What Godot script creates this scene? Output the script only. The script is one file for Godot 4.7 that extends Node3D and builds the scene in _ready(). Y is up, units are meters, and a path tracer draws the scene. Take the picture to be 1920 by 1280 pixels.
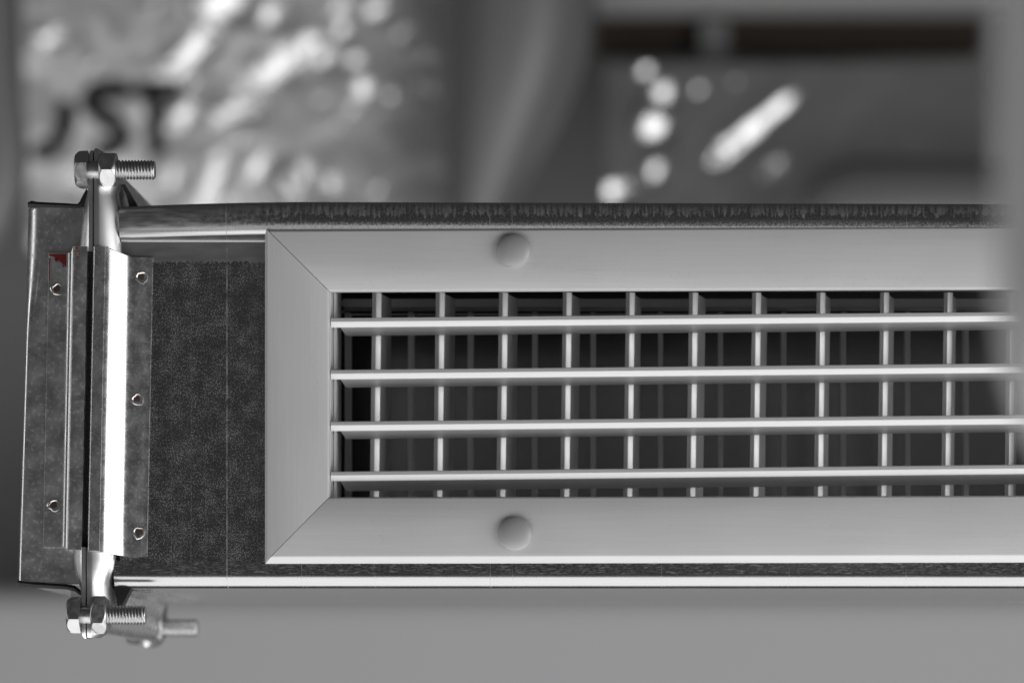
extends Node3D
# A galvanised air duct with a grey ventilation grille, close up. Units are metres; lengths in the
# builders are given in millimetres (z) and in steps of 1/4750 m (x, y) on the front plane z = 0.

const S := 4750.0
const VX := 1250.0
const VY := 1370.0
const DIST := 1.45

var M := {}
var taken := {}
var rng := RandomNumberGenerator.new()

# ------------------------------------------------------------------ places
func at(x: float, y: float, zmm := 0.0) -> Vector3:
	var z := zmm * 0.001
	var k := (DIST - z) / DIST
	return Vector3((VX - 960.0) / S + (x - VX) / S * k, (640.0 - VY) / S + (VY - y) / S * k, z)

func w(x: float, y: float, zmm := 0.0) -> Vector3:      # straight in front, no convergence
	return Vector3((x - 960.0) / S, (640.0 - y) / S, zmm * 0.001)

func shear(x: float, y: float) -> float:                # the joint leans a little
	return x - (y - 470.0) * 0.0195

# ------------------------------------------------------------------ mesh helpers
func fresh() -> Dictionary:
	return {"v": PackedVector3Array(), "g": PackedInt32Array(), "u": PackedVector2Array(), "c": PackedColorArray()}

func tri(s: Dictionary, a: Vector3, b: Vector3, c: Vector3, g: int) -> void:
	s.v.append_array([a, b, c])
	s.g.append_array([g, g, g])

func quad(s: Dictionary, a: Vector3, b: Vector3, c: Vector3, d: Vector3, g: int) -> void:
	tri(s, a, b, c, g)
	tri(s, a, c, d, g)

func loft(s: Dictionary, rows: Array, closed := true, caps := true, crease := 32.0, first_group := 0) -> void:
	var r0: PackedVector3Array = rows[rows.size() / 2]
	var n := r0.size()
	var group := PackedInt32Array()
	var g := first_group
	var segs := n if closed else n - 1
	for i in segs:
		if i > 0:
			var d0 := (r0[i] - r0[i - 1]).normalized()
			var d1 := (r0[(i + 1) % n] - r0[i]).normalized()
			if d0.dot(d1) < cos(deg_to_rad(crease)):
				g += 1
		group.append(g)
	if closed and segs > 2 and g > first_group:
		var d0 := (r0[0] - r0[n - 1]).normalized()
		var d1 := (r0[1] - r0[0]).normalized()
		if d0.dot(d1) > cos(deg_to_rad(crease)):
			for i in segs:
				if group[i] == g:
					group[i] = first_group
	for j in rows.size() - 1:
		var a: PackedVector3Array = rows[j]
		var b: PackedVector3Array = rows[j + 1]
		for i in segs:
			var k := (i + 1) % n
			quad(s, a[i], a[k], b[k], b[i], group[i])
	if caps and closed:
		cap(s, rows[0], g + 1, false)
		cap(s, rows[-1], g + 2, true)

func cap(s: Dictionary, row: PackedVector3Array, g: int, flip: bool) -> void:
	# triangulate in the plane that fits best
	var nrm := Vector3()
	for i in row.size():
		nrm += row[i].cross(row[(i + 1) % row.size()])
	if nrm.length() < 1e-12:
		return
	nrm = nrm.normalized()
	var ux := (nrm.cross(Vector3(0.31, 0.77, 0.55))).normalized()
	var uy := nrm.cross(ux)
	var flat := PackedVector2Array()
	for p in row:
		flat.append(Vector2(p.dot(ux), p.dot(uy)) * 1000.0)
	var idx := Geometry2D.triangulate_polygon(flat)
	for i in range(0, idx.size(), 3):
		var a := row[idx[i]]
		var b := row[idx[i + 1]]
		var c := row[idx[i + 2]]
		# wind like the sides: rows[0] runs against its own order, rows[-1] along it
		var same := (b - a).cross(c - a).dot(nrm) > 0.0
		if same == flip:
			tri(s, a, b, c, g)
		else:
			tri(s, a, c, b, g)

func box(s: Dictionary, lo: Vector3, hi: Vector3, ch := 0.0, g0 := 0) -> void:
	var rows := []
	var zs := [lo.z, hi.z]
	for z in zs:
		rows.append(PackedVector3Array([Vector3(lo.x + ch, lo.y, z), Vector3(hi.x - ch, lo.y, z), Vector3(hi.x, lo.y + ch, z), Vector3(hi.x, hi.y - ch, z), Vector3(hi.x - ch, hi.y, z), Vector3(lo.x + ch, hi.y, z), Vector3(lo.x, hi.y - ch, z), Vector3(lo.x, lo.y + ch, z)] if ch > 0.0 else [Vector3(lo.x, lo.y, z), Vector3(hi.x, lo.y, z), Vector3(hi.x, hi.y, z), Vector3(lo.x, hi.y, z)]))
	loft(s, rows, true, true, 20.0, g0)

func commit(s: Dictionary, toward := Vector3.ZERO, mesh: ArrayMesh = null, base := Vector3.ZERO) -> ArrayMesh:
	var sum := 0.0
	var v: PackedVector3Array = s.v
	var mid := Vector3()
	for p in v:
		mid += p
	mid /= maxf(1.0, v.size())
	for i in range(0, v.size(), 3):
		if toward == Vector3.ZERO:
			sum += (v[i] - mid).dot((v[i + 1] - mid).cross(v[i + 2] - mid))
		else:
			sum += toward.dot((v[i + 1] - v[i]).cross(v[i + 2] - v[i]))
	var st := SurfaceTool.new()
	st.begin(Mesh.PRIMITIVE_TRIANGLES)
	var has_c: bool = s.c.size() == v.size()
	for i in range(0, v.size(), 3):
		var order := [0, 2, 1] if sum > 0.0 else [0, 1, 2]
		for k in order:
			var p := v[i + k]
			st.set_smooth_group(s.g[i + k])
			st.set_uv(Vector2((960.0 + (p.x + base.x) * S - 200.0) / 1750.0, (640.0 - (p.y + base.y) * S - 370.0) / 740.0))
			if has_c:
				st.set_color(s.c[i + k])
			st.add_vertex(p)
	st.generate_normals()
	return st.commit(mesh)

func numbered(called: String) -> String:
	if not taken.has(called):
		taken[called] = 0
		return called
	taken[called] += 1
	return "%s_%03d" % [called, taken[called]]

func thing(called: String, label: String, category: String, place := Vector3.ZERO, group := "") -> Node3D:
	var o := Node3D.new()
	o.name = numbered(called)
	o.position = place
	add_child(o)
	tag(o, label, category, group)
	return o

func tag(o: Node, label: String, category: String, group := "") -> void:
	o.set_meta("label", label)
	o.set_meta("category", category)
	if group:
		o.set_meta("group", group)

func part(called: String, s: Dictionary, m: Material, parent: Node, toward := Vector3.ZERO) -> MeshInstance3D:
	var base := Vector3()
	var n := parent
	while n is Node3D and n != self:
		base += n.position
		n = n.get_parent()
	if base != Vector3.ZERO:
		for i in s.v.size():
			s.v[i] -= base
	var o := MeshInstance3D.new()
	o.name = called if parent != self else numbered(called)
	o.mesh = commit(s, toward, null, base)
	o.material_override = m
	parent.add_child(o, true)
	return o

func structure(called: String, s: Dictionary, m: Material) -> MeshInstance3D:
	var o := part(called, s, m, self)
	o.set_meta("kind", "structure")
	return o

func skin(line: PackedVector2Array, t: float, side: float) -> PackedVector2Array:
	# a bent sheet of thickness t (same unit on both axes): the line and its offset, as a loop
	var out := line.duplicate()
	for i in range(line.size() - 1, -1, -1):
		var a := line[maxi(i - 1, 0)]
		var b := line[mini(i + 1, line.size() - 1)]
		var d := (b - a).normalized()
		out.append(line[i] + Vector2(-d.y, d.x) * t * side)
	return out

# ------------------------------------------------------------------ materials
func mat(called: String, lin: float, rough: float, metal: float) -> StandardMaterial3D:
	var m := StandardMaterial3D.new()
	m.resource_name = called
	m.albedo_color = Color(lin, lin, lin).linear_to_srgb()
	m.roughness = rough
	m.metallic = metal
	M[called] = m
	return m

func image_from(wd: int, ht: int, bytes: PackedByteArray, fmt := Image.FORMAT_RGB8) -> ImageTexture:
	return ImageTexture.create_from_image(Image.create_from_data(wd, ht, false, fmt, bytes))

func noise(sd: int, f: float, oct := 3) -> FastNoiseLite:
	var n := FastNoiseLite.new()
	n.seed = sd
	n.frequency = f
	n.noise_type = FastNoiseLite.TYPE_SIMPLEX_SMOOTH
	n.fractal_octaves = oct
	return n

func surface_map(b: PackedByteArray, i: int, dull: float, r0: float, r1: float, m0: float, m1: float) -> void:
	# red: tint, green: roughness, blue: metalness; dull = 0 bare zinc, 1 oxide bloom
	var d := clampf(dull, 0.0, 1.0)
	b[i] = int(255.0 * (1.0 - 0.12 * d))
	b[i + 1] = int(255.0 * lerpf(r0, r1, d))
	b[i + 2] = int(255.0 * lerpf(m0, m1, d))

func duct_map() -> ImageTexture:
	var wd := 1750
	var ht := 740
	var b := PackedByteArray()
	b.resize(wd * ht * 3)
	var fleck := noise(3, 0.16, 2)
	var patch := noise(5, 0.02, 3)
	var drip := noise(9, 0.11, 2)
	var hair := noise(12, 0.05, 2)
	var scratch := noise(15, 0.1, 2)
	var lines := {}
	for e in [[422, 0.85, 2], [355, 0.35, 1], [430, 0.25, 1], [563, 0.6, 1], [572, 0.35, 1], [918, 0.6, 1], [700, 0.3, 1], [960, 0.4, 1], [1240, 0.4, 1], [318, 0.25, 1], [480, 0.2, 1], [1480, 0.4, 1], [1700, 0.5, 1]]:
		for k in e[2]:
			lines[e[0] + k] = e[1]
	for y in ht:
		var py := y + 370
		for x in wd:
			var px := x + 200
			var d := 0.0
			if py < 436:
				# the rolled top edge: ragged upright streaks of bloom above, small teeth below
				var low := 402.0 + 9.0 * drip.get_noise_2d(px * 0.9, 40.0) + 5.0 * fleck.get_noise_2d(px * 1.5, 9.0)
				if py < low:
					d = 0.32 + 0.5 * drip.get_noise_2d(px * 1.1, py * 0.16) + 0.3 * fleck.get_noise_2d(px, py)
				else:
					d = 0.02 + 0.3 * fleck.get_noise_2d(px * 1.4, py * 1.4)
				if py > 416.0 + 4.0 * fleck.get_noise_2d(px * 1.3, 3.0):
					d = 0.18 + 0.25 * fleck.get_noise_2d(px, py)
				if py > 429:
					d = 0.06
				else:
					d = lerpf(0.42 + 0.3 * hair.get_noise_2d(px * 0.4, py * 2.0), d, smoothstep(300.0, 600.0, px + 110.0 * fleck.get_noise_2d(px * 0.5, py * 0.7)))
			elif py > 1052:
				var f := scratch.get_noise_2d(px * 0.35 + 1.3 * py, py * 3.2)
				d = 0.08 + smoothstep(0.1, 0.7, f) * 0.45 + 0.25 * fleck.get_noise_2d(px * 0.7, py * 2.0)
				if py > 1074:
					d = 0.06 + 0.1 * hair.get_noise_2d(px * 0.1, py * 4.0)
			else:
				var f := fleck.get_noise_2d(px * 2.3, py * 2.3)
				var p := patch.get_noise_2d(px, py)
				d = smoothstep(0.2 - 0.25 * p, 0.62 - 0.2 * p, f) * 1.0 + 0.07 * p
				d += 0.1 * hair.get_noise_2d(px * 0.3, py * 3.0)
				if py < 489.0 + 5.0 * fleck.get_noise_2d(px * 0.8, 77.0):
					d = 0.42 + 0.12 * hair.get_noise_2d(px * 0.25, py)
			if lines.has(px):
				d = maxf(d, lines[px] * (0.75 + 0.7 * hair.get_noise_2d(px, py * 0.6)))
			surface_map(b, (y * wd + x) * 3, d, 0.2, 0.56, 1.0, 0.62)
	return image_from(wd, ht, b)

func zinc_map() -> ImageTexture:
	var n := 512
	var b := PackedByteArray()
	b.resize(n * n * 3)
	var fleck := noise(21, 0.09, 3)
	var patch := noise(23, 0.018, 3)
	for y in n:
		for x in n:
			var f := fleck.get_noise_2d(x, y)
			var p := patch.get_noise_2d(x, y)
			surface_map(b, (y * n + x) * 3, 0.25 + 0.3 * p + smoothstep(0.1, 0.6, f) * 0.25, 0.2, 0.5, 1.0, 0.85)
	return image_from(n, n, b)

func brushed_map(lengthwise: bool) -> ImageTexture:
	var n := 1024
	var b := PackedByteArray()
	b.resize(n * n)
	var streak := noise(31, 0.35, 2)
	var cloud := noise(33, 0.008, 4)
	var grit := noise(35, 0.4, 1)
	for y in n:
		for x in n:
			var sx := x * 0.02 if lengthwise else float(x)
			var sy := float(y) if lengthwise else y * 0.02
			var f := 0.3 * streak.get_noise_2d(sx, sy) + 0.25 * cloud.get_noise_2d(x, y)
			var g := grit.get_noise_2d(x * 0.9, y * 0.9)
			if g > 0.78 and cloud.get_noise_2d(y, x) > 0.12:
				f -= 0.9
			b[y * n + x] = int(clampf(238.0 + 14.0 * f, 0, 255))
	return image_from(n, n, b, Image.FORMAT_L8)

func wear(m: StandardMaterial3D, t: Texture2D, metal := true) -> void:
	m.roughness_texture = t
	m.roughness_texture_channel = BaseMaterial3D.TEXTURE_CHANNEL_GREEN
	if metal:
		m.metallic_texture = t
		m.metallic_texture_channel = BaseMaterial3D.TEXTURE_CHANNEL_BLUE

func triplanar(m: StandardMaterial3D, per_metre: float) -> void:
	m.uv1_triplanar = true
	m.uv1_world_triplanar = true
	m.uv1_triplanar_sharpness = 8.0
	m.uv1_scale = Vector3.ONE * per_metre

func make_materials() -> void:
	var zinc := zinc_map()
	wear(mat("duct zinc", 0.36, 1.0, 1.0), duct_map())
	wear(mat("zinc", 0.64, 1.15, 1.0), zinc)
	triplanar(M["zinc"], 9.0)
	wear(mat("bright zinc", 0.68, 1.0, 1.0), zinc)
	triplanar(M["bright zinc"], 14.0)
	wear(mat("plated steel", 0.42, 1.3, 1.0), zinc)
	triplanar(M["plated steel"], 30.0)
	mat("pressed steel", 0.66, 0.36, 1.0)
	mat("dull zinc", 0.38, 0.2, 1.0)
	mat("smooth zinc", 0.7, 0.34, 1.0)
	mat("anodised", 0.625, 0.53, 0.15)
	wear(M["anodised"], brushed_map(true), false)
	M["anodised"].albedo_texture = M["anodised"].roughness_texture
	triplanar(M["anodised"], 2.4)
	M["anodised"].uv1_offset = Vector3(0.5, 0.5, 0.5)
	mat("anodised upright", 0.625, 0.53, 0.15)
	wear(M["anodised upright"], brushed_map(false), false)
	M["anodised upright"].albedo_texture = M["anodised upright"].roughness_texture
	triplanar(M["anodised upright"], 2.4)
	M["anodised upright"].uv1_offset = Vector3(0.5, 0.5, 0.5)
	mat("blade aluminium", 0.6, 0.42, 0.3)
	mat("upright aluminium", 0.6, 0.4, 0.5)
	mat("damper steel", 0.75, 0.5, 0.0)
	mat("cap plastic", 0.3, 0.42, 0.0)
	mat("sealing rubber", 0.008, 0.8, 0.0)
	mat("rust", 0.06, 0.9, 0.0)
	M["rust"].albedo_color = Color(0.05, 0.027, 0.016).linear_to_srgb()
	mat("red paint", 0.1, 0.5, 0.0)
	M["red paint"].albedo_color = Color(0.12, 0.004, 0.005).linear_to_srgb()
	mat("foil", 0.72, 0.34, 0.75)
	M["foil"].vertex_color_use_as_albedo = true
	M["foil"].albedo_color = Color.WHITE
	mat("dark foil", 0.7, 0.3, 0.9)
	M["dark foil"].vertex_color_use_as_albedo = true
	M["dark foil"].albedo_color = Color.WHITE
	mat("plaster", 0.6, 0.9, 0.0)
	mat("dark wall", 0.24, 0.9, 0.0)
	mat("post grey", 0.16, 0.7, 0.0)
	mat("beam paint", 0.4, 0.7, 0.0)
	mat("hose", 0.2, 0.45, 0.2)
	mat("brown board", 0.02, 0.7, 0.0)
	M["brown board"].albedo_color = Color(0.026, 0.0155, 0.0095).linear_to_srgb()
	mat("pad", 0.5, 0.8, 0.0)

# ------------------------------------------------------------------ the scene
func area(called: String, pos: Vector3, target: Vector3, size: Vector2, radiance: float) -> void:
	var l := AreaLight3D.new()
	l.name = called
	l.area_size = size
	l.area_normalize_energy = false
	l.light_energy = radiance / PI
	l.light_color = Color(1.0, 1.0, 1.0)
	l.shadow_enabled = true
	l.area_range = 8.0
	add_child(l)
	l.look_at_from_position(pos, target, Vector3(0, 0, 1) if absf((target - pos).normalized().y) > 0.9 else Vector3.UP)

func _ready() -> void:
	rng.seed = 7
	# camera: a long lens, shifted, focused on the front of the grille
	var lens := CameraAttributesPhysical.new()
	lens.frustum_focal_length = 130.0
	lens.exposure_aperture = 6.5
	lens.frustum_focus_distance = DIST
	lens.frustum_near = 0.1
	lens.frustum_far = 20.0
	lens.exposure_multiplier = 1.0
	var cam := Camera3D.new()
	cam.name = "camera"
	add_child(cam)
	cam.attributes = lens
	cam.position = Vector3((VX - 960.0) / S, (640.0 - VY) / S, DIST)
	cam.set_frustum(1280.0 / S * 0.1 / DIST, Vector2((960.0 - VX) / S, (VY - 640.0) / S) * 0.1 / DIST, 0.1, 20.0)
	cam.current = true
	var env := Environment.new()
	env.background_mode = Environment.BG_COLOR
	env.background_color = Color(0.055, 0.055, 0.055).linear_to_srgb()
	env.tonemap_mode = Environment.TONE_MAPPER_LINEAR
	env.tonemap_exposure = 1.0
	env.sdfgi_enabled = true
	env.ssao_enabled = true
	env.ssil_enabled = true
	var we := WorldEnvironment.new()
	we.name = "environment"
	we.environment = env
	add_child(we)
	area("window_light", Vector3(1.25, -0.25, 0.55), Vector3(-0.05, 0.0, 0.0), Vector2(0.8, 0.8), 6.0)
	area("floor_light", Vector3(0.1, -1.0, 0.55), Vector3(0.1, 0.0, 0.5501), Vector2(2.2, 2.0), 2.2)
	area("doorway_light", Vector3(-1.3, 0.05, 0.25), Vector3(-0.2, 0.0, 0.0), Vector2(0.25, 0.8), 3.0)

	make_materials()
	build_background()
	build_duct()
	build_stub()
	build_grille()
	build_bolts()
	build_foreground()

# ------------------------------------------------------------------ the duct with the grille
func top_sag(x: float) -> float:
	if x < 560.0:
		return 9.0 * pow((560.0 - x) / 340.0, 1.6)
	return 4.0 * (x - 560.0) / 1340.0

func along_x(line: PackedVector2Array, xs: Array, sag: bool) -> Array:
	# line: (y in steps, z in mm scaled to steps) -> rows along x
	var rows := []
	for x in xs:
		var row := PackedVector3Array()
		for p in line:
			row.append(w(x, p.x + (top_sag(x) if sag else 0.0), p.y / 4.75))
		rows.append(row)
	return rows

func zs(list: Array) -> PackedVector2Array:
	var out := PackedVector2Array()
	for p in list:
		out.append(Vector2(p[0], p[1] * 4.75))
	return out

const BACK := -161.0

func flange_rows(line: Array, tops: Callable, bottoms: Callable, n: int) -> Array:
	var rows := []
	for j in n + 1:
		var t := float(j) / n
		var row := PackedVector3Array()
		for p in line:
			var y := lerpf(tops.call(p[0]), bottoms.call(p[0]), t)
			row.append(w(shear(p[0], y), y, p[1] + (p[2] if p.size() > 2 else 0.0) * sin(t * PI)))
		rows.append(row)
	return rows

func crimp(x: float, y: float, parent: Node, lip: float, zmm := -2.5, size := 10.0) -> void:
	# a punched rivet point: a raised broken rim round a small rusty pit
	var s := fresh()
	var n := 14
	var rows := []
	var prof := [[1.32, 0.02], [1.16, 0.35], [1.0, 0.5], [0.9, 0.42], [0.8, 0.2], [0.74, 0.12]]
	for k in n:
		var a := TAU * k / n
		var row := PackedVector3Array()
		var wob := 1.0 + 0.09 * sin(a * 3.0 + x) + 0.07 * sin(a * 5.0 + y)
		var high := 0.45 + 0.7 * maxf(0.0, cos(a - lip))
		for p in prof:
			var r: float = p[0] * size * wob
			row.append(w(x + r * cos(a), y - r * sin(a), zmm + 0.02 + p[1] * high))
		rows.append(row)
	rows.append(rows[0])
	loft(s, rows, false, false, 70.0)
	var o := part("crimp", s, M["pressed steel"], parent, Vector3(0, 0, 1))
	var pit := fresh()
	var base: Vector3 = parent.get_parent().position
	for k in n:
		var p0: Vector3 = rows[k][5] - base
		var p1: Vector3 = rows[k + 1][5] - base
		tri(pit, w(x, y, zmm + 0.25) - base, p0, p1, 0)
	var m := commit(pit, Vector3(0, 0, 1), o.mesh)
	o.mesh = m
	o.material_override = null
	o.set_surface_override_material(0, M["zinc"])
	o.set_surface_override_material(1, M["rust"])

func build_duct() -> void:
	var d := thing("air_duct", "long galvanised steel air duct that carries the grey ventilation grille", "air duct", w(960, 1103, -80))
	var xs := [222.0, 240.0, 280.0, 330.0, 390.0, 460.0, 560.0, 700.0, 900.0, 1200.0, 1500.0, 1900.0, 2350.0]
	# rolled lock seam along the top front edge, with the top sheet
	var line := zs([[378, BACK], [378, -8], [378.6, -5.2], [381, -3.2], [385, -2.1], [391, -1.5], [398, -1.15], [406, -1.0], [414, -1.15], [421, -1.6], [427, -2.1], [430, -2.3], [432.5, -2.6], [434, -3.1], [434.5, -3.45]])
	var s := fresh()
	loft(s, along_x(skin(line, 3.5, 1.0), xs, true), true, true, 34.0)
	part("top_seam", s, M["duct zinc"], d)
	# the step below the seam
	s = fresh()
	loft(s, along_x(zs([[430, -3.3], [437, -2.75], [442, -2.6], [448, -2.7], [451, -3.0], [452, -3.49], [452, -4.6], [430, -4.6]]), [224.0, 500.0, 1200.0, 2350.0], false), true, true, 34.0)
	part("seam_step", s, M["duct zinc"], d)
	# front sheet with the opening behind the grille, bent round into the bottom sheet
	s = fresh()
	for r in [[222.0, 600.0, 440.0, 1050.0], [600.0, 2350.0, 440.0, 530.0], [600.0, 2350.0, 945.0, 1050.0]]:
		var st := fresh()
		box(st, w(r[0], r[3], -4.3), w(r[1], r[2], -3.5), 0.0)
		s.v.append_array(st.v)
		s.g.append_array(st.g)
	part("front_sheet", s, M["duct zinc"], d)
	var bend := [[1050, -3.5], [1073, -3.5]]
	for k in 13:
		var a := deg_to_rad(90.0 * (k + 1) / 13.0)
		bend.append([1073.0 + 28.0 * sin(a), -3.5 - 5.9 * (1.0 - cos(a))])
	s = fresh()
	loft(s, along_x(skin(zs(bend), 3.5, -1.0), [210.0, 300.0, 600.0, 1000.0, 1500.0, 2350.0], false), true, true, 30.0)
	part("bottom_bend", s, M["duct zinc"], d)
	s = fresh()
	box(s, w(210, 1101, BACK), w(2350, 1097.2, -9.6))
	part("bottom_sheet", s, M["smooth zinc"], d)
	s = fresh()
	box(s, w(224, 1096, BACK), w(2350, 384, BACK + 0.8))
	part("back_sheet", s, M["dull zinc"], d)

	# flange bar on the front side
	var fl := [[176, -3.4], [176, 2.6], [177, 3.4], [179.5, 3.9], [184, 4.0], [199, 4.0], [200, 3.9], [204, 3.68], [208, 3.2], [214, 2.35], [222, 1.1], [230, -0.25], [236, -1.25], [240, -1.8], [245, -2.18], [250, -2.35], [272.2, -2.4], [273.6, -2.53], [283.6, -2.6], [284.8, -3.49], [230, -3.6]]
	s = fresh()
	loft(s, flange_rows(fl, func(x): return 464.0 if x < 206 else lerpf(468, 481, clampf((x - 206) / 40.0, 0, 1)), func(x): return 1033.0 if x < 200 else lerpf(1035, 1043, clampf((x - 200) / 50.0, 0, 1)), 10), true, true, 33.0)
	var bar := part("flange_bar", s, M["bright zinc"], d)
	for c in [[264, 518, 2.2], [261, 747, 3.0], [268, 997, 3.6]]:
		crimp(shear(c[0], c[1]), c[1], bar, c[2])
	# flange bars on the top and the underside, running to the back
	for side in [1.0, -1.0]:
		var y0 := 385.0 if side > 0 else 1101.0
		var sec := [[176, 0], [176, 80], [181, 84], [199, 84], [205, 79], [209, 70], [217, 40], [228, 12], [240, 6], [285, 4], [285, 0]]
		s = fresh()
		var rows := []
		for z in [-16.0, -80.0, -145.0]:
			var row := PackedVector3Array()
			for p in sec:
				row.append(w(shear(p[0], y0), y0 - side * (p[1] - 1.0), z))
			rows.append(row)
		loft(s, rows, true, true, 33.0)
		part("flange_bar", s, M["bright zinc"], d)
	corner_plate(d, 1, [[279, 184, 1.5], [283, 193, 2.6], [291, 206, 3], [300, 218, 3], [322, 221, 2.8], [345, 220, 2.8], [357, 216, 2.8], [368, 217, 3], [384, 221, 3.2], [405, 223, 3.3], [440, 225, 3.3], [476, 227, 3.0]], 177.0, BACK * 0.0)
	corner_plate(d, 1, [[1028, 216, 3.0], [1050, 214, 3.2], [1066, 212, 3.2], [1080, 207, 3], [1092, 203, 2.8], [1104, 203, 2.8], [1120, 206, 2.8], [1150, 206, 2.8], [1176, 202, 2.8], [1188, 192, 2.6], [1195, 180, 1.8]], 163.5, 0.0)
	corner_plate(d, 1, [[1090, 213, 3.0], [1104, 208, 2.8], [1120, 206, 2.8], [1150, 206, 2.8], [1176, 202, 2.8], [1188, 192, 2.6], [1195, 180, 1.8]], 163.5, BACK + 3.0)
	# black sealing strip in the joint
	s = fresh()
	var rows2 := []
	for y in [392.0, 470.0, 760.0, 1033.0, 1095.0]:
		var x0 := shear(165.0, y)
		rows2.append(PackedVector3Array([w(x0, y, -9), w(x0 + 11, y, -9), w(x0 + 11, y, -0.6), w(x0, y, -0.6)]))
	loft(s, rows2, true, true, 30.0)
	part("sealing_strip", s, M["sealing rubber"], d)
	# strip of black sealing compound where the top corner meets the duct
	s = fresh()
	loft(s, [PackedVector3Array([w(222, 342, -6), w(228, 340, -6), w(228, 340, -9), w(222, 342, -9)]), PackedVector3Array([w(232, 362, -6), w(240, 360, -6), w(240, 360, -9), w(232, 362, -9)]), PackedVector3Array([w(238, 386, -6), w(254, 384, -6), w(254, 384, -10), w(238, 386, -10)])], true, true, 30.0)
	part("sealant", s, M["sealing rubber"], d)
	s = fresh()
	loft(s, [PackedVector3Array([w(206, 1099, -8), w(240, 1099, -8), w(240, 1099, -16), w(206, 1099, -16)]), PackedVector3Array([w(212, 1122, -8), w(229, 1120, -8), w(229, 1120, -16), w(212, 1122, -16)]), PackedVector3Array([w(214, 1136, -8), w(221, 1136, -8), w(221, 1136, -16), w(214, 1136, -16)])], true, true, 30.0)
	part("sealant", s, M["sealing rubber"], d)

func corner_plate(parent: Node, dir: int, rows_in: Array, x0: float, z0: float) -> void:
	# pressed corner piece: a flat plate at the joint whose edge curls back into the flange bar
	var s := fresh()
	var rows := []
	for r in rows_in:
		var y: float = r[0]
		var x1: float = r[1]
		var zf: float = r[2] + z0
		var row := PackedVector3Array()
		var wdt := x1 - x0
		var sx := -1.0 if wdt < 0.0 else 1.0
		var e := minf(absf(wdt), 8.0) * sx
		var pts := [[x0, zf - 0.6], [x0 + 0.12 * e, zf], [x0 + e, zf], [x0 + e + (wdt - e) * 0.1, zf - 0.3], [x0 + e + (wdt - e) * 0.35, zf - 1.3], [x0 + e + (wdt - e) * 0.65, zf - 3.0], [x0 + e + (wdt - e) * 0.88, zf - 5.0], [x1, zf - 8.0], [x1, zf - 12.0], [x0, zf - 12.0]]
		for p in pts:
			row.append(w(p[0], y, p[1]))
		rows.append(row)
	loft(s, rows, true, true, 40.0)
	part("corner_plate", s, M["pressed steel"], parent)

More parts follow.
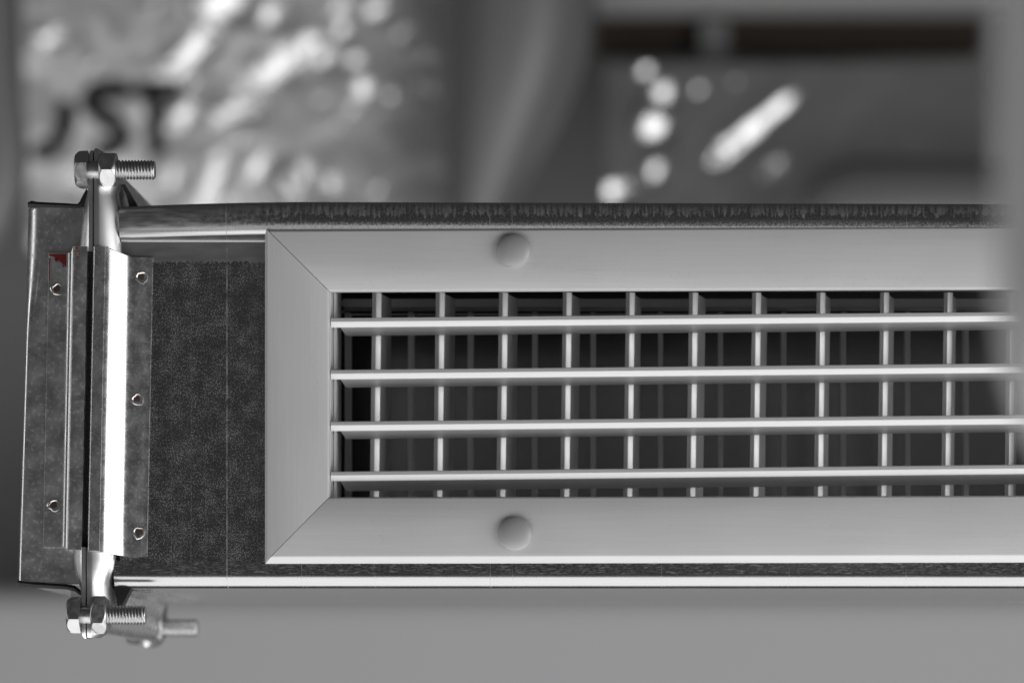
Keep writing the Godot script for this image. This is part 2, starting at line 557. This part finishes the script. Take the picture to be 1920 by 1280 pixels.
func build_stub() -> void:
	var d := thing("duct_end_piece", "short galvanised duct end at the left, with red paint on its flange", "duct end", w(90, 1095, -80))
	var s := fresh()
	var rows := []
	for j in 25:
		var t := j / 24.0
		var y := lerpf(386.0, 1090.0, t)
		var xl := 53.0 - 22.0 * t
		var line := PackedVector2Array()
		var r := lerpf(34.0, 10.0, smoothstep(0.08, 0.36, t))
		xl -= r * 0.25
		line.append(Vector2(xl, BACK * 4.75))
		line.append(Vector2(xl, (-3.5) * 4.75 - r))
		for k in 9:
			var a := deg_to_rad(90.0 * (k + 1) / 9.0)
			line.append(Vector2(xl + r * (1.0 - cos(a)), -3.5 * 4.75 - r + r * sin(a)))
		for x in [72.0, 80.0, 90.0, 105.0, 120.0, 135.0, 150.0]:
			var dent := 3.6 * exp(-pow((x - 66.0) / 26.0, 2.0) - pow((y - 545.0) / 60.0, 2.0)) - 2.2 * exp(-pow((x - 78.0) / 22.0, 2.0) - pow((y - 470.0) / 40.0, 2.0))
			line.append(Vector2(lerpf(xl + r + 1.0, 158.0, (x - 70.0) / 80.0), -3.5 * 4.75 + dent))
		var row := PackedVector3Array()
		for p in skin(line, 3.5, -1.0):
			row.append(w(p.x, y, p.y / 4.75))
		rows.append(row)
	loft(s, rows, true, true, 30.0)
	part("front_sheet", s, M["zinc"], d)
	s = fresh()
	box(s, w(56, 391, BACK), w(160, 387, -5.0))
	part("top_sheet", s, M["zinc"], d)
	s = fresh()
	box(s, w(34, 1094, BACK), w(150, 1090, -4.6))
	part("bottom_sheet", s, M["zinc"], d)
	s = fresh()
	box(s, w(40, 1088, BACK), w(160, 392, BACK + 0.8))
	part("back_sheet", s, M["zinc"], d)
	# thick black sealant along the open edges
	s = fresh()
	var seal := []
	for p in [[49, 381, 7.0], [55, 380, 9.5], [64, 381, 8], [90, 382, 7.5], [120, 383, 7.0], [142, 384, 6.5], [149, 381, 8.0], [155, 370, 9.0], [161, 356, 7.0]]:
		var row := PackedVector3Array()
		for k in 8:
			var a := TAU * k / 8.0
			row.append(w(p[0] + (cos(a) * p[2] * 0.5 if p[0] > 145 else 0.0), p[1] + cos(a) * p[2] * 0.75, -4.5 + sin(a) * 2.2))
		seal.append(row)
	loft(s, seal, true, true, 60.0)
	part("sealant", s, M["sealing rubber"], d)
	s = fresh()
	seal = []
	for p in [[29, 1090, 5.0], [34, 1092, 7.5], [60, 1095, 7.5], [90, 1097, 7.0], [120, 1099, 6.5], [136, 1102, 8.0], [146, 1110, 7.0]]:
		var row := PackedVector3Array()
		for k in 8:
			var a := TAU * k / 8.0
			row.append(w(p[0], p[1] + cos(a) * p[2] * 0.75, -5.0 + sin(a) * 2.2))
		seal.append(row)
	loft(s, seal, true, true, 60.0)
	part("sealant", s, M["sealing rubber"], d)
	# flange bar
	var fl := [[165.5, -3.4], [165.5, 3.3], [165.1, 3.5], [163, 3.56], [150, 3.75], [143, 3.9], [140, 3.6], [138.5, 3.0], [137, 1.6], [134, 1.1], [131, 1.0], [129, -0.6], [126, -1.9], [121, -2.35], [90, -2.45], [88.5, -2.6], [88, -3.49], [120, -3.6]]
	s = fresh()
	loft(s, flange_rows(fl, func(x): return 464.0 if x > 134 else 473.0, func(x): return 1031.0 if x > 134 else 1025.0, 10), true, true, 33.0)
	var bar := part("flange_bar", s, M["zinc"], d)
	crimp(105, 540, bar, 3.0)
	crimp(99, 946, bar, 2.9)
	# flakes of red paint on the upper end of the bar
	var rs := fresh()
	var flakes := [[[89, 475], [121, 475], [128, 479], [129, 501], [124, 499], [117, 495], [110, 489], [104, 484], [97, 479], [90, 478.5]], [[88.8, 482], [90, 482], [90, 524], [89, 522]], [[100, 481], [106, 484], [104, 490], [100, 487]], [[113, 494], [119, 498], [116, 500]], [[143, 466], [148, 465.5], [150, 468], [146, 470]], [[151, 466], [158, 466], [156, 469], [152, 468]], [[145, 473], [152, 471], [151, 475]], [[154, 472], [160, 471], [158, 474], [155, 474]], [[148, 477], [155, 477], [150, 481]], [[146, 484], [150, 483], [148, 487]], [[153, 482], [157, 480], [155, 485]]]
	for f in flakes:
		var zt := -2.33 if f[0][0] < 130 else 4.0
		var top := PackedVector3Array()
		var low := PackedVector3Array()
		for p in f:
			var zz: float = zt if f[0][0] < 130 else lerpf(3.95, 3.25, (p[0] - 143.0) / 18.0)
			top.append(w(p[0], p[1], zz + 0.1))
			low.append(w(p[0], p[1], zz - 0.3))
		loft(rs, [low, top], true, true, 10.0)
	var red := part("paint_mark", rs, M["red paint"], bar)
	red.set_meta("label", "flakes of dried red paint at the upper end of the left flange bar")
	corner_plate(d, -1, [[283, 170, 1.5], [290, 165, 2.4], [322, 163, 2.6], [350, 163, 2.6], [362, 160, 2.8], [375, 156, 3.0], [392, 152.5, 3.2], [425, 148, 3.2], [472, 144, 3.0]], 175.8, 0.0)
	corner_plate(d, -1, [[1026, 132, 3.0], [1050, 133.5, 3.2], [1072, 136, 3.2], [1090, 142, 3.0], [1102, 148, 2.8], [1120, 150, 2.8], [1160, 150, 2.8], [1182, 152, 2.8], [1192, 155, 2.2], [1197, 159, 1.4]], 162.6, 0.0)
	s = fresh()
	box(s, w(120, 1130, -145), w(160, 1092, -16), 0.001)
	part("flange_bar", s, M["zinc"], d)

# ------------------------------------------------------------------ the grille
func rail(parent: Node, o0: Vector2, o1: Vector2, i0: Vector2, i1: Vector2, m: Material, bevel := 1.0) -> void:
	# profile runs from the outer edge (t = 0) to the inner edge (t = 1)
	var prof := [[0.0, -3.4], [0.0, -2.6], [0.01, -2.3], [0.03, -1.85], [0.085, -0.4], [0.1, -0.12], [0.12, 0.0], [0.5, 0.0], [0.97, 0.0], [0.978, -0.1], [0.992, -0.7], [1.0, -1.3], [1.0, -4.0], [0.96, -4.0], [0.96, -1.2], [0.5, -1.2], [0.12, -1.4], [0.06, -3.4]]
	var rows := []
	for j in 2:
		var row := PackedVector3Array()
		for p in prof:
			var t: float = p[0] if p[0] > 0.3 else p[0] * bevel
			var q := (o0.lerp(i0, t) if j == 0 else o1.lerp(i1, t))
			row.append(w(q.x, q.y, p[1]))
		rows.append(row)
	var s := fresh()
	loft(s, rows, true, true, 22.0)
	part("frame_rail", s, m, parent)

func build_grille() -> void:
	var g := thing("ventilation_grille", "pale grey aluminium ventilation grille with crossed blades on the front of the duct", "grille", w(1370, 1055, 0))
	var O := [Vector2(495, 425), Vector2(2260, 417), Vector2(2260, 1053), Vector2(495, 1056)]
	var I := [Vector2(617, 546), Vector2(2140, 540.5), Vector2(2140, 928), Vector2(617, 932)]
	var gap := 0.7
	rail(g, O[0] + Vector2(gap, 0), O[1] - Vector2(gap, 0), I[0] + Vector2(gap, 0), I[1] - Vector2(gap, 0), M["anodised"], 0.75)
	rail(g, O[3] + Vector2(gap, 0), O[2] - Vector2(gap, 0), I[3] + Vector2(gap, 0), I[2] - Vector2(gap, 0), M["anodised"])
	rail(g, O[0] + Vector2(0, gap), O[3] - Vector2(0, gap), I[0] + Vector2(0, gap), I[3] - Vector2(0, gap), M["anodised upright"], 0.5)
	rail(g, O[1] + Vector2(0, gap), O[2] - Vector2(0, gap), I[1] + Vector2(0, gap), I[2] - Vector2(0, gap), M["anodised upright"])
	# inner collar
	var s := fresh()
	for b in [[611, 512, 617.5, 940, -52.0, -4.1, 0], [617.6, 538, 621, 940, -9.0, -6.0, 0], [617.6, 512, 2146, 517, -52.0, -4.1, 1], [617.6, 933, 2146, 938, -52.0, -4.1, 1], [2146.2, 538, 2150, 940, -52.0, -4.1, 1]]:
		var st := fresh()
		box(st, w(b[0], b[3], b[4]), w(b[2], b[1], b[5]))
		s.v.append_array(st.v)
		s.g.append_array(st.g)
	part("collar", s, M["damper steel"], g)
	# upright end bar just inside the left rail
	s = fresh()
	box(s, w(624.5, 934, -12), w(626.5, 545, -5.0))
	part("collar_rib", s, M["blade aluminium"], g)

	# lying blades, in front
	var sec := [[1.75, -1.2], [1.8, -0.75], [1.7, -0.35], [1.45, -0.12], [0.3, 0.06], [0.1, 0.0], [-0.1, -0.1], [-1.55, -0.95], [-1.85, -1.2], [-1.95, -1.55], [-1.8, -2.0], [-1.2, -2.6]]
	var lie := [[605.0, 593.5, 2.0, 0.0], [702.5, 690.0, 2.2, 0.0], [799.5, 786.8, 2.5, 0.0], [893.5, 880.5, 3.6, 0.0]]
	for b in lie:
		var drop: float = b[2]
		var loop := []
		for p in sec:
			loop.append(p)
		loop.append_array([[-0.9, -3.0], [-0.75 - drop, -24.6], [-0.35 - drop, -25.0], [0.2 - drop, -24.6], [0.6, -3.0], [1.3, -2.2]])
		var rows := []
		for e in [[618.5, b[0] - 2.0], [2139.0, lerpf(b[0], b[1], 1522.0 / 1280.0) - 2.0]]:
			var row := PackedVector3Array()
			for p in loop:
				var end := 0.0
				if p[1] < -2.5:
					end = 15.0 if e[0] < 1000.0 else -15.0
				if p[1] < -20.0:
					end *= 1.25
				row.append(w(e[0] + end, e[1] - p[0] * 4.75, -2.4 + p[1]))
			rows.append(row)
		s = fresh()
		loft(s, rows, true, true, 24.0)
		part("horizontal_blade", s, M["blade aluminium"], g)
	# standing blades behind them
	var x_list := [707.0, 826.0, 944.5, 1064.5, 1183.0, 1301.5, 1420.0, 1541.0, 1660.5, 1780.0, 1899.0, 2018.0]
	var leans := [3.6, 4.1, 4.3, 4.0, 3.5, 4.4, 4.2, 4.0, 4.5, 4.2, 4.0, 4.0]
	for k in x_list.size():
		var lean: float = leans[k]
		var loop := []
		for p in sec:
			loop.append(p)
		loop.append_array([[-0.9, -3.0], [-0.75 - lean, -22.6], [-0.35 - lean, -23.0], [0.2 - lean, -22.6], [0.6, -3.0], [1.3, -2.2]])
		var rows := []
		for e in [[548.0, 2.0], [931.0, -3.0]]:
			var row := PackedVector3Array()
			var c := at(x_list[k] - 3.0 + e[1], e[0], -29.5)
			for p in loop:
				row.append(c + Vector3(-p[0] * 0.001, 0, p[1] * 0.001))
			rows.append(row)
		s = fresh()
		loft(s, rows, true, true, 24.0)
		part("vertical_blade", s, M["upright aluminium"], g)
	# damper behind the blades
	s = fresh()
	for k in 13:
		var st := fresh()
		var c0 := at(763.0 + 116.8 * (k - 1) + [0, 2, -3, 1, -6, 4][k % 6], 566, -65)
		box(st, Vector3(c0.x, w(0, 930).y, -0.075), Vector3(c0.x + 0.002, w(0, 550).y, -0.0645), 0.0)
		part("damper_blade", st, M["damper steel"], g)
	s = fresh()
	box(s, at(640, 576, -62) + Vector3(0, 0, -0.012), at(2140, 560, -62), 0.001)
	part("damper_rail", s, M["damper steel"], g)
	s = fresh()
	box(s, at(640, 588, -60) + Vector3(0, 0, -0.006), at(2140, 580, -60), 0.001)
	part("damper_rail", s, M["damper steel"], g)
	s = fresh()
	box(s, w(640, 934, -74), w(2140, 924, -62), 0.001)
	part("damper_rail", s, M["damper steel"], g)
	# screw caps
	for c in [[963.0, 470.0, "upper"], [966.0, 1000.0, "lower"]]:
		s = fresh()
		var prof := [[31.0, 0.0], [31.8, 0.35], [32.0, 0.8], [31.6, 1.3], [30.4, 1.75], [27.5, 2.2], [22.0, 2.75], [15.0, 3.2], [8.0, 3.42], [3.0, 3.5], [0.01, 3.52]]
		var rows := []
		for k in 40:
			var a := TAU * k / 40.0
			var row := PackedVector3Array()
			for p in prof:
				row.append(w(c[0] + p[0] * cos(a), c[1] - p[0] * sin(a), p[1] + 0.02))
			rows.append(row)
		rows.append(rows[0])
		loft(s, rows, false, false, 80.0)
		part("screw_cap", s, M["cap plastic"], g, Vector3(0, 0, 1))

# ------------------------------------------------------------------ bolts
func hexagon(s: Dictionary, x0: float, x1: float, y: float, zmm: float, across: float, turn: float, round_left: bool, round_right: bool) -> void:
	# a hexagonal prism along x with its corners turned down to a cone, as on real heads and nuts
	var r := across / 2.0 / cos(PI / 6.0)
	var n := 48
	var rows := []
	var slices := []
	for k in 7:
		slices.append(k / 6.0)
	for t in [0.0, 0.04, 0.09, 0.16, 0.25, 0.5, 0.75, 0.84, 0.91, 0.96, 1.0]:
		var row := PackedVector3Array()
		var edge := 99.0
		if round_left:
			edge = minf(edge, across * 0.475 + t * (x1 - x0) * 0.9)
		if round_right:
			edge = minf(edge, across * 0.475 + (1.0 - t) * (x1 - x0) * 0.9)
		for k in n:
			var a := TAU * k / n + turn
			var local := fposmod(a - turn, PI / 3.0) - PI / 6.0
			var hex := across * 0.5 / cos(local)
			var rr := minf(hex, edge)
			row.append(w(960, y, zmm) + Vector3((lerpf(x0, x1, t) * 0.001), sin(a) * rr * 0.001, cos(a) * rr * 0.001))
		rows.append(row)
	loft(s, rows, true, true, 26.0)

func bolt(label: String, y: float, zmm: float, xs: Array, turn_head: float, turn_nut: float, k := 1.0) -> void:
	# xs in mm from the picture's centre line: head from, head to, nut from, nut to, thread end
	var b := thing("hex_bolt", label, "bolt", w(960, y, zmm) + Vector3(xs[1] * 0.001, 0, 0), "bolts of the duct joint")
	var s := fresh()
	hexagon(s, xs[0], xs[1], y, zmm, 13.0, turn_head, true, false)
	part("head", s, M["plated steel"], b)
	s = fresh()
	hexagon(s, xs[2], xs[3], y, zmm, 13.0, turn_nut, true, true)
	part("nut", s, M["plated steel"], b)
	s = fresh()
	var rows := []
	var pitch := 1.25
	var length: float = xs[4] - xs[3]
	var steps := int(length / pitch * 8.0)
	var n := 32
	var x_in: float = xs[1]
	var plain_row := PackedVector3Array()
	for q in n:
		var a := TAU * q / n
		plain_row.append(w(960, y, zmm) + Vector3(x_in * 0.001, sin(a) * 0.0034, cos(a) * 0.0034))
	rows.append(plain_row)
	for j in steps + 1:
		var x: float = xs[3] - 0.2 + (length + 0.2) * j / steps
		var row := PackedVector3Array()
		for q in n:
			var a := TAU * q / n
			var ph := fposmod((x - xs[3]) / pitch + float(q) / n, 1.0)
			var r := 3.95 - 0.68 * clampf(1.15 * (1.0 - absf(2.0 * ph - 1.0)) - 0.05, 0.0, 1.0)
			r = minf(r, 3.2 + (xs[4] - x) * 0.9)
			row.append(w(960, y, zmm) + Vector3(x * 0.001, sin(a) * r * 0.001, cos(a) * r * 0.001))
		rows.append(row)
	loft(s, rows, true, true, 50.0)
	part("threaded_shank", s, M["plated steel"], b)

func mm(x: float) -> float:
	return (x - 960.0) / 4.75

func build_bolts() -> void:
	bolt("hex bolt and nut above the duct at the upper front corner of the joint", 320.5, 3.0, [mm(144.5), mm(168), mm(190), mm(221), mm(292)], 0.244, -0.13)
	bolt("hex bolt and nut below the duct at the lower front corner of the joint", 1153.0, 3.0, [mm(129.5), mm(154), mm(175), mm(204), mm(275)], -0.26, -0.47)
	bolt("blurred bolt end sticking out below the duct behind the sharp lower bolt", 1156.0, BACK + 5.0, [mm(129.5), mm(154), mm(175), mm(204), mm(275)], 0.3, 0.4)

# ------------------------------------------------------------------ what stands behind, out of focus
func foil_body(called: String, label: String, x0: float, x1: float, y0: float, y1: float, zmm: float, shape: Callable, glints: Array, print_on: Callable, tone: float, crumple: float, sd: int, made_of := "foil") -> void:
	var nx := int((x1 - x0) / 5.0)
	var ny := int((y1 - y0) / 5.0)
	var o := thing(called, label, "insulation", at((x0 + x1) / 2.0, y1, zmm))
	var n1 := noise(sd, 0.012, 3)
	n1.noise_type = FastNoiseLite.TYPE_CELLULAR
	n1.cellular_return_type = FastNoiseLite.RETURN_DISTANCE
	var n2 := noise(sd + 1, 0.0045, 3)
	var step := (DIST - zmm * 0.001) / DIST / S * 1000.0        # mm of the foil per step
	var cam := Vector3((VX - 960.0) / S, (640.0 - VY) / S, DIST)
	var lamp := Vector3(1.25, -0.25, 0.55)
	var gl := []
	var base := func(x: float, y: float) -> float: return shape.call(x, y) + crumple * (n1.get_noise_2d(x, y) * 0.25 + n2.get_noise_2d(x, y) * 4.5)
	for q in glints:
		var p := at(q[0], q[1], zmm)
		var h := ((cam - p).normalized() + (lamp - p).normalized()).normalized()
		var gx: float = (base.call(q[0] + 5.0, q[1]) - base.call(q[0] - 5.0, q[1])) / 10.0
		var gy: float = (base.call(q[0], q[1] + 5.0) - base.call(q[0], q[1] - 5.0)) / 10.0
		gl.append([q[0], q[1], -h.x / h.z * step - gx, h.y / h.z * step - gy, q[2], q[3], deg_to_rad(q[4])])
	var grid := []
	var tint := []
	for j in ny + 1:
		var row := PackedVector3Array()
		var tr := PackedColorArray()
		for i in nx + 1:
			var x: float = (x0 + x1) / 2.0 + (x1 - x0) * (float(i) / nx - 0.5)
			var y := lerpf(y0, y1, float(j) / ny)
			var h: float = base.call(x, y)
			for q in gl:
				var dx: float = x - q[0]
				var dy: float = y - q[1]
				if absf(dx) + absf(dy) > 180.0:
					continue
				var a: float = dx * cos(q[6]) + dy * sin(q[6])
				var b: float = -dx * sin(q[6]) + dy * cos(q[6])
				var e := pow(a / q[4], 2.0) + pow(b / q[5], 2.0)
				if e < 6.0:
					h += (q[2] * dx + q[3] * dy) * exp(-e * e * 0.35)
			var p := at(x, y, zmm)
			if i == 0 or j == 0 or i == nx or j == ny:
				h -= 90.0
			row.append(p + Vector3(0, 0, h * 0.001))
			var c: float = tone * (1.0 - 0.97 * print_on.call(x, y))
			tr.append(Color(c, c, c))
		grid.append(row)
		tint.append(tr)
	var s := fresh()
	for j in ny:
		for i in nx:
			quad(s, grid[j][i], grid[j][i + 1], grid[j + 1][i + 1], grid[j + 1][i], 0)
			s.c.append_array([tint[j][i], tint[j][i + 1], tint[j + 1][i + 1], tint[j][i], tint[j + 1][i + 1], tint[j + 1][i]])
	part("foil_skin", s, M[made_of], o, Vector3(0, 0, 1))

func near_line(p: Vector2, pts: Array) -> float:
	var best := 1e9
	for i in pts.size() - 1:
		var a := Vector2(pts[i][0], pts[i][1])
		var b := Vector2(pts[i + 1][0], pts[i + 1][1])
		best = minf(best, p.distance_to(Geometry2D.get_closest_point_to_segment(p, a, b)))
	return best

func letters(x: float, y: float) -> float:
	if x > 350.0 or y < 140.0 or y > 310.0:
		return 0.0
	var p := Vector2(x, y)
	var d := near_line(p, [[234, 172], [212, 167], [182, 170], [168, 192], [186, 214], [214, 232], [230, 252], [216, 274], [190, 280]])
	d = minf(d, near_line(p, [[268, 172], [326, 172]]))
	d = minf(d, near_line(p, [[288, 174], [288, 276]]))
	d = minf(d, near_line(p, [[124, 205], [126, 228], [116, 254], [96, 276], [74, 284]]))
	return 1.0 if d < 18.0 else 0.0

func build_background() -> void:
	# pale board below, dark wall behind everything
	var s := fresh()
	var board := []
	for x in [-300.0, 2300.0]:
		var row := PackedVector3Array()
		var low := at(x, 1700, -1440)
		var top := at(x, 1098, -1440)
		row.append(Vector3(low.x, low.y, -1.5))
		row.append(Vector3(low.x, low.y, -1.44))
		for k in 13:
			var t := deg_to_rad(90.0 * k / 12.0)
			row.append(Vector3(low.x, top.y - 0.028 * (1.0 - sin(t)), -1.44 - 0.028 * (1.0 - cos(t))))
		row.append(Vector3(low.x, top.y, -1.5))
		board.append(row)
	loft(s, board, true, true, 30.0)
	structure("plaster_wall", s, M["plaster"])
	s = fresh()
	box(s, at(-900, 1900, -1900), at(2900, -500, -1800))
	structure("rear_wall", s, M["dark wall"])

	var L := [[420, 15, 42, 26, 10], [500, 35, 24, 20, 0], [360, 100, 46, 18, -28], [585, 95, 34, 20, 50], [520, 130, 40, 18, 8], [640, 20, 20, 16, 0], [705, 20, 18, 14, 0], [645, 52, 15, 15, 0], [615, 110, 20, 16, 0], [665, 115, 18, 14, 30], [680, 165, 15, 26, -20], [755, 60, 13, 13, 0], [785, 112, 14, 14, 0], [768, 98, 11, 13, 0], [798, 165, 10, 22, -25], [813, 200, 13, 13, 0], [858, 160, 10, 12, 0], [480, 312, 17, 17, 0], [395, 335, 18, 34, 32], [570, 345, 36, 22, 30], [620, 350, 16, 30, -10], [545, 330, 25, 20, 0], [320, 330, 12, 14, 0], [430, 212, 40, 12, 0], [345, 215, 24, 14, 0], [95, 76, 26, 10, 0]]
	for k in 26:
		var gx := rng.randf_range(150.0, 850.0)
		var gy := rng.randf_range(-20.0, 375.0)
		if gx < 340.0 and gy > 130.0 and gy < 300.0:
			continue
		L.append([gx, gy, rng.randf_range(6.0, 12.0), rng.randf_range(6.0, 10.0), rng.randf_range(0.0, 90.0)])
	foil_body("foil_wrapped_duct", "blurred crumpled silver foil wrapping with large black letters on it, behind the bolts", 40, 960, -70, 470, -1450,
		func(x, y): return (230.0 - y) * 0.08 * (1.0 - 1.3 * smoothstep(430.0, 900.0, x)),
		L, letters, 0.74, 0.7, 41)
	s = fresh()
	var drum := []
	for p in [[-90, 985, 142], [0, 982, 138], [80, 975, 133], [160, 962, 122], [230, 945, 106], [300, 925, 88], [370, 905, 68], [440, 890, 50]]:
		var row := PackedVector3Array()
		var c := at(p[1], p[0], -1400)
		for k in 32:
			var t := TAU * k / 32.0
			var r: float = p[2] / S * 1.966
			row.append(c + Vector3(cos(t) * r, 0.0, sin(t) * r))
		drum.append(row)
	loft(s, drum, true, true, 60.0)
	var dr := part("insulated_pipe", s, M["hose"], self)
	tag(dr, "smooth dark grey blurred pipe standing between the two heaps of foil", "pipe")
	var R := [[1212, 128, 16, 16, 0], [1226, 232, 27, 30, 0], [1240, 175, 20, 26, 10], [1228, 320, 15, 20, 0], [1362, 280, 28, 24, -40], [1412, 240, 40, 22, -40], [1466, 194, 32, 18, -40], [1345, 300, 13, 14, 0], [1445, 112, 12, 10, 0], [1310, 165, 10, 12, 0], [1450, 320, 20, 30, 20], [1140, 360, 36, 20, 0], [1590, 345, 16, 20, 0], [1380, 150, 8, 8, 0]]
	foil_body("foil_scrap_heap", "blurred dark crumpled foil with two bright glints, behind the grille right of centre", 1128, 1860, 112, 470, -1500,
		func(x, y): return -(300.0 - y) * 0.05 + 1.0 * sin(x * 0.021), R, func(_x, _y): return 0.0, 0.7, 0.3, 57, "dark foil")

	# shelf edge at the upper right: pale beam, brown board under it, grey upright
	s = fresh()
	box(s, at(1120, 34, -1560), at(2050, -30, -1490), 0.003)
	var o := part("steel_beam", s, M["beam paint"], self)
	tag(o, "pale blurred horizontal beam along the top edge at the right", "beam")
	s = fresh()
	box(s, at(1120, 108, -1600), at(1840, 36, -1565), 0.003)
	o = part("brown_board", s, M["brown board"], self)
	tag(o, "dark brown blurred board below the pale beam, upper right", "board")
	s = fresh()
	box(s, at(1312, 480, -1560), at(1368, 36, -1540), 0.004)
	o = part("steel_upright", s, M["post grey"], self)
	tag(o, "blurred grey upright crossing the brown board behind the foil glints", "post")
	s = fresh()
	var roll := []
	for x in [1500.0, 1512.0, 1540.0, 1600.0, 1700.0, 1850.0, 2000.0, 2150.0]:
		var row := PackedVector3Array()
		var c := at(x, 385, -1420)
		for k in 24:
			var t := TAU * k / 24.0
			row.append(c + Vector3(0.0, cos(t), sin(t)) * (0.036 * clampf(0.35 + (x - 1500.0) / 90.0, 0.0, 1.0) + 0.0015 * sin(x * 0.02)))
		roll.append(row)
	loft(s, roll, true, true, 60.0)
	o = part("insulation_roll", s, M["hose"], self)
	tag(o, "low grey blurred roll lying behind the right end of the duct", "roll")

	# thick hose that hangs at the left edge
	s = fresh()
	var path := [[-40, -120, 62], [-34, 0, 60], [-26, 100, 58], [-14, 200, 58], [-4, 290, 58], [-8, 360, 54], [-30, 430, 50], [-70, 500, 48], [-130, 560, 46]]
	var rows := []
	for p in path:
		var row := PackedVector3Array()
		var c := at(p[0], p[1], -1050)
		for k in 20:
			var a := TAU * k / 20.0
			var r: float = p[2] / S * 1.724
			row.append(c + Vector3(cos(a) * r, 0.0, sin(a) * r))
		rows.append(row)
	loft(s, rows, true, true, 60.0)
	o = part("flexible_hose", s, M["hose"], self)
	tag(o, "thick grey blurred hose curving down the left edge above the duct end", "hose")

func build_foreground() -> void:
	var s := fresh()
	var rows := []
	for p in [[-260, 1.0], [0, 1.0], [300, 1.0], [480, 1.0], [560, 0.995], [620, 0.975], [680, 0.93], [730, 0.87], [780, 0.77], [820, 0.66], [850, 0.53], [875, 0.38], [890, 0.22], [895, 0.05]]:
		var row := PackedVector3Array()
		var c := at(2052, p[0], 700)
		for k in 24:
			var a := TAU * k / 24.0
			var r: float = 182.0 * p[1] / S * 0.517
			row.append(c + Vector3(cos(a) * r, 0.0, sin(a) * r))
		rows.append(row)
	loft(s, rows, true, true, 60.0)
	var o := part("hanging_pad", s, M["pad"], self)
	tag(o, "rounded grey post close to the lens, very blurred, at the right edge", "post")
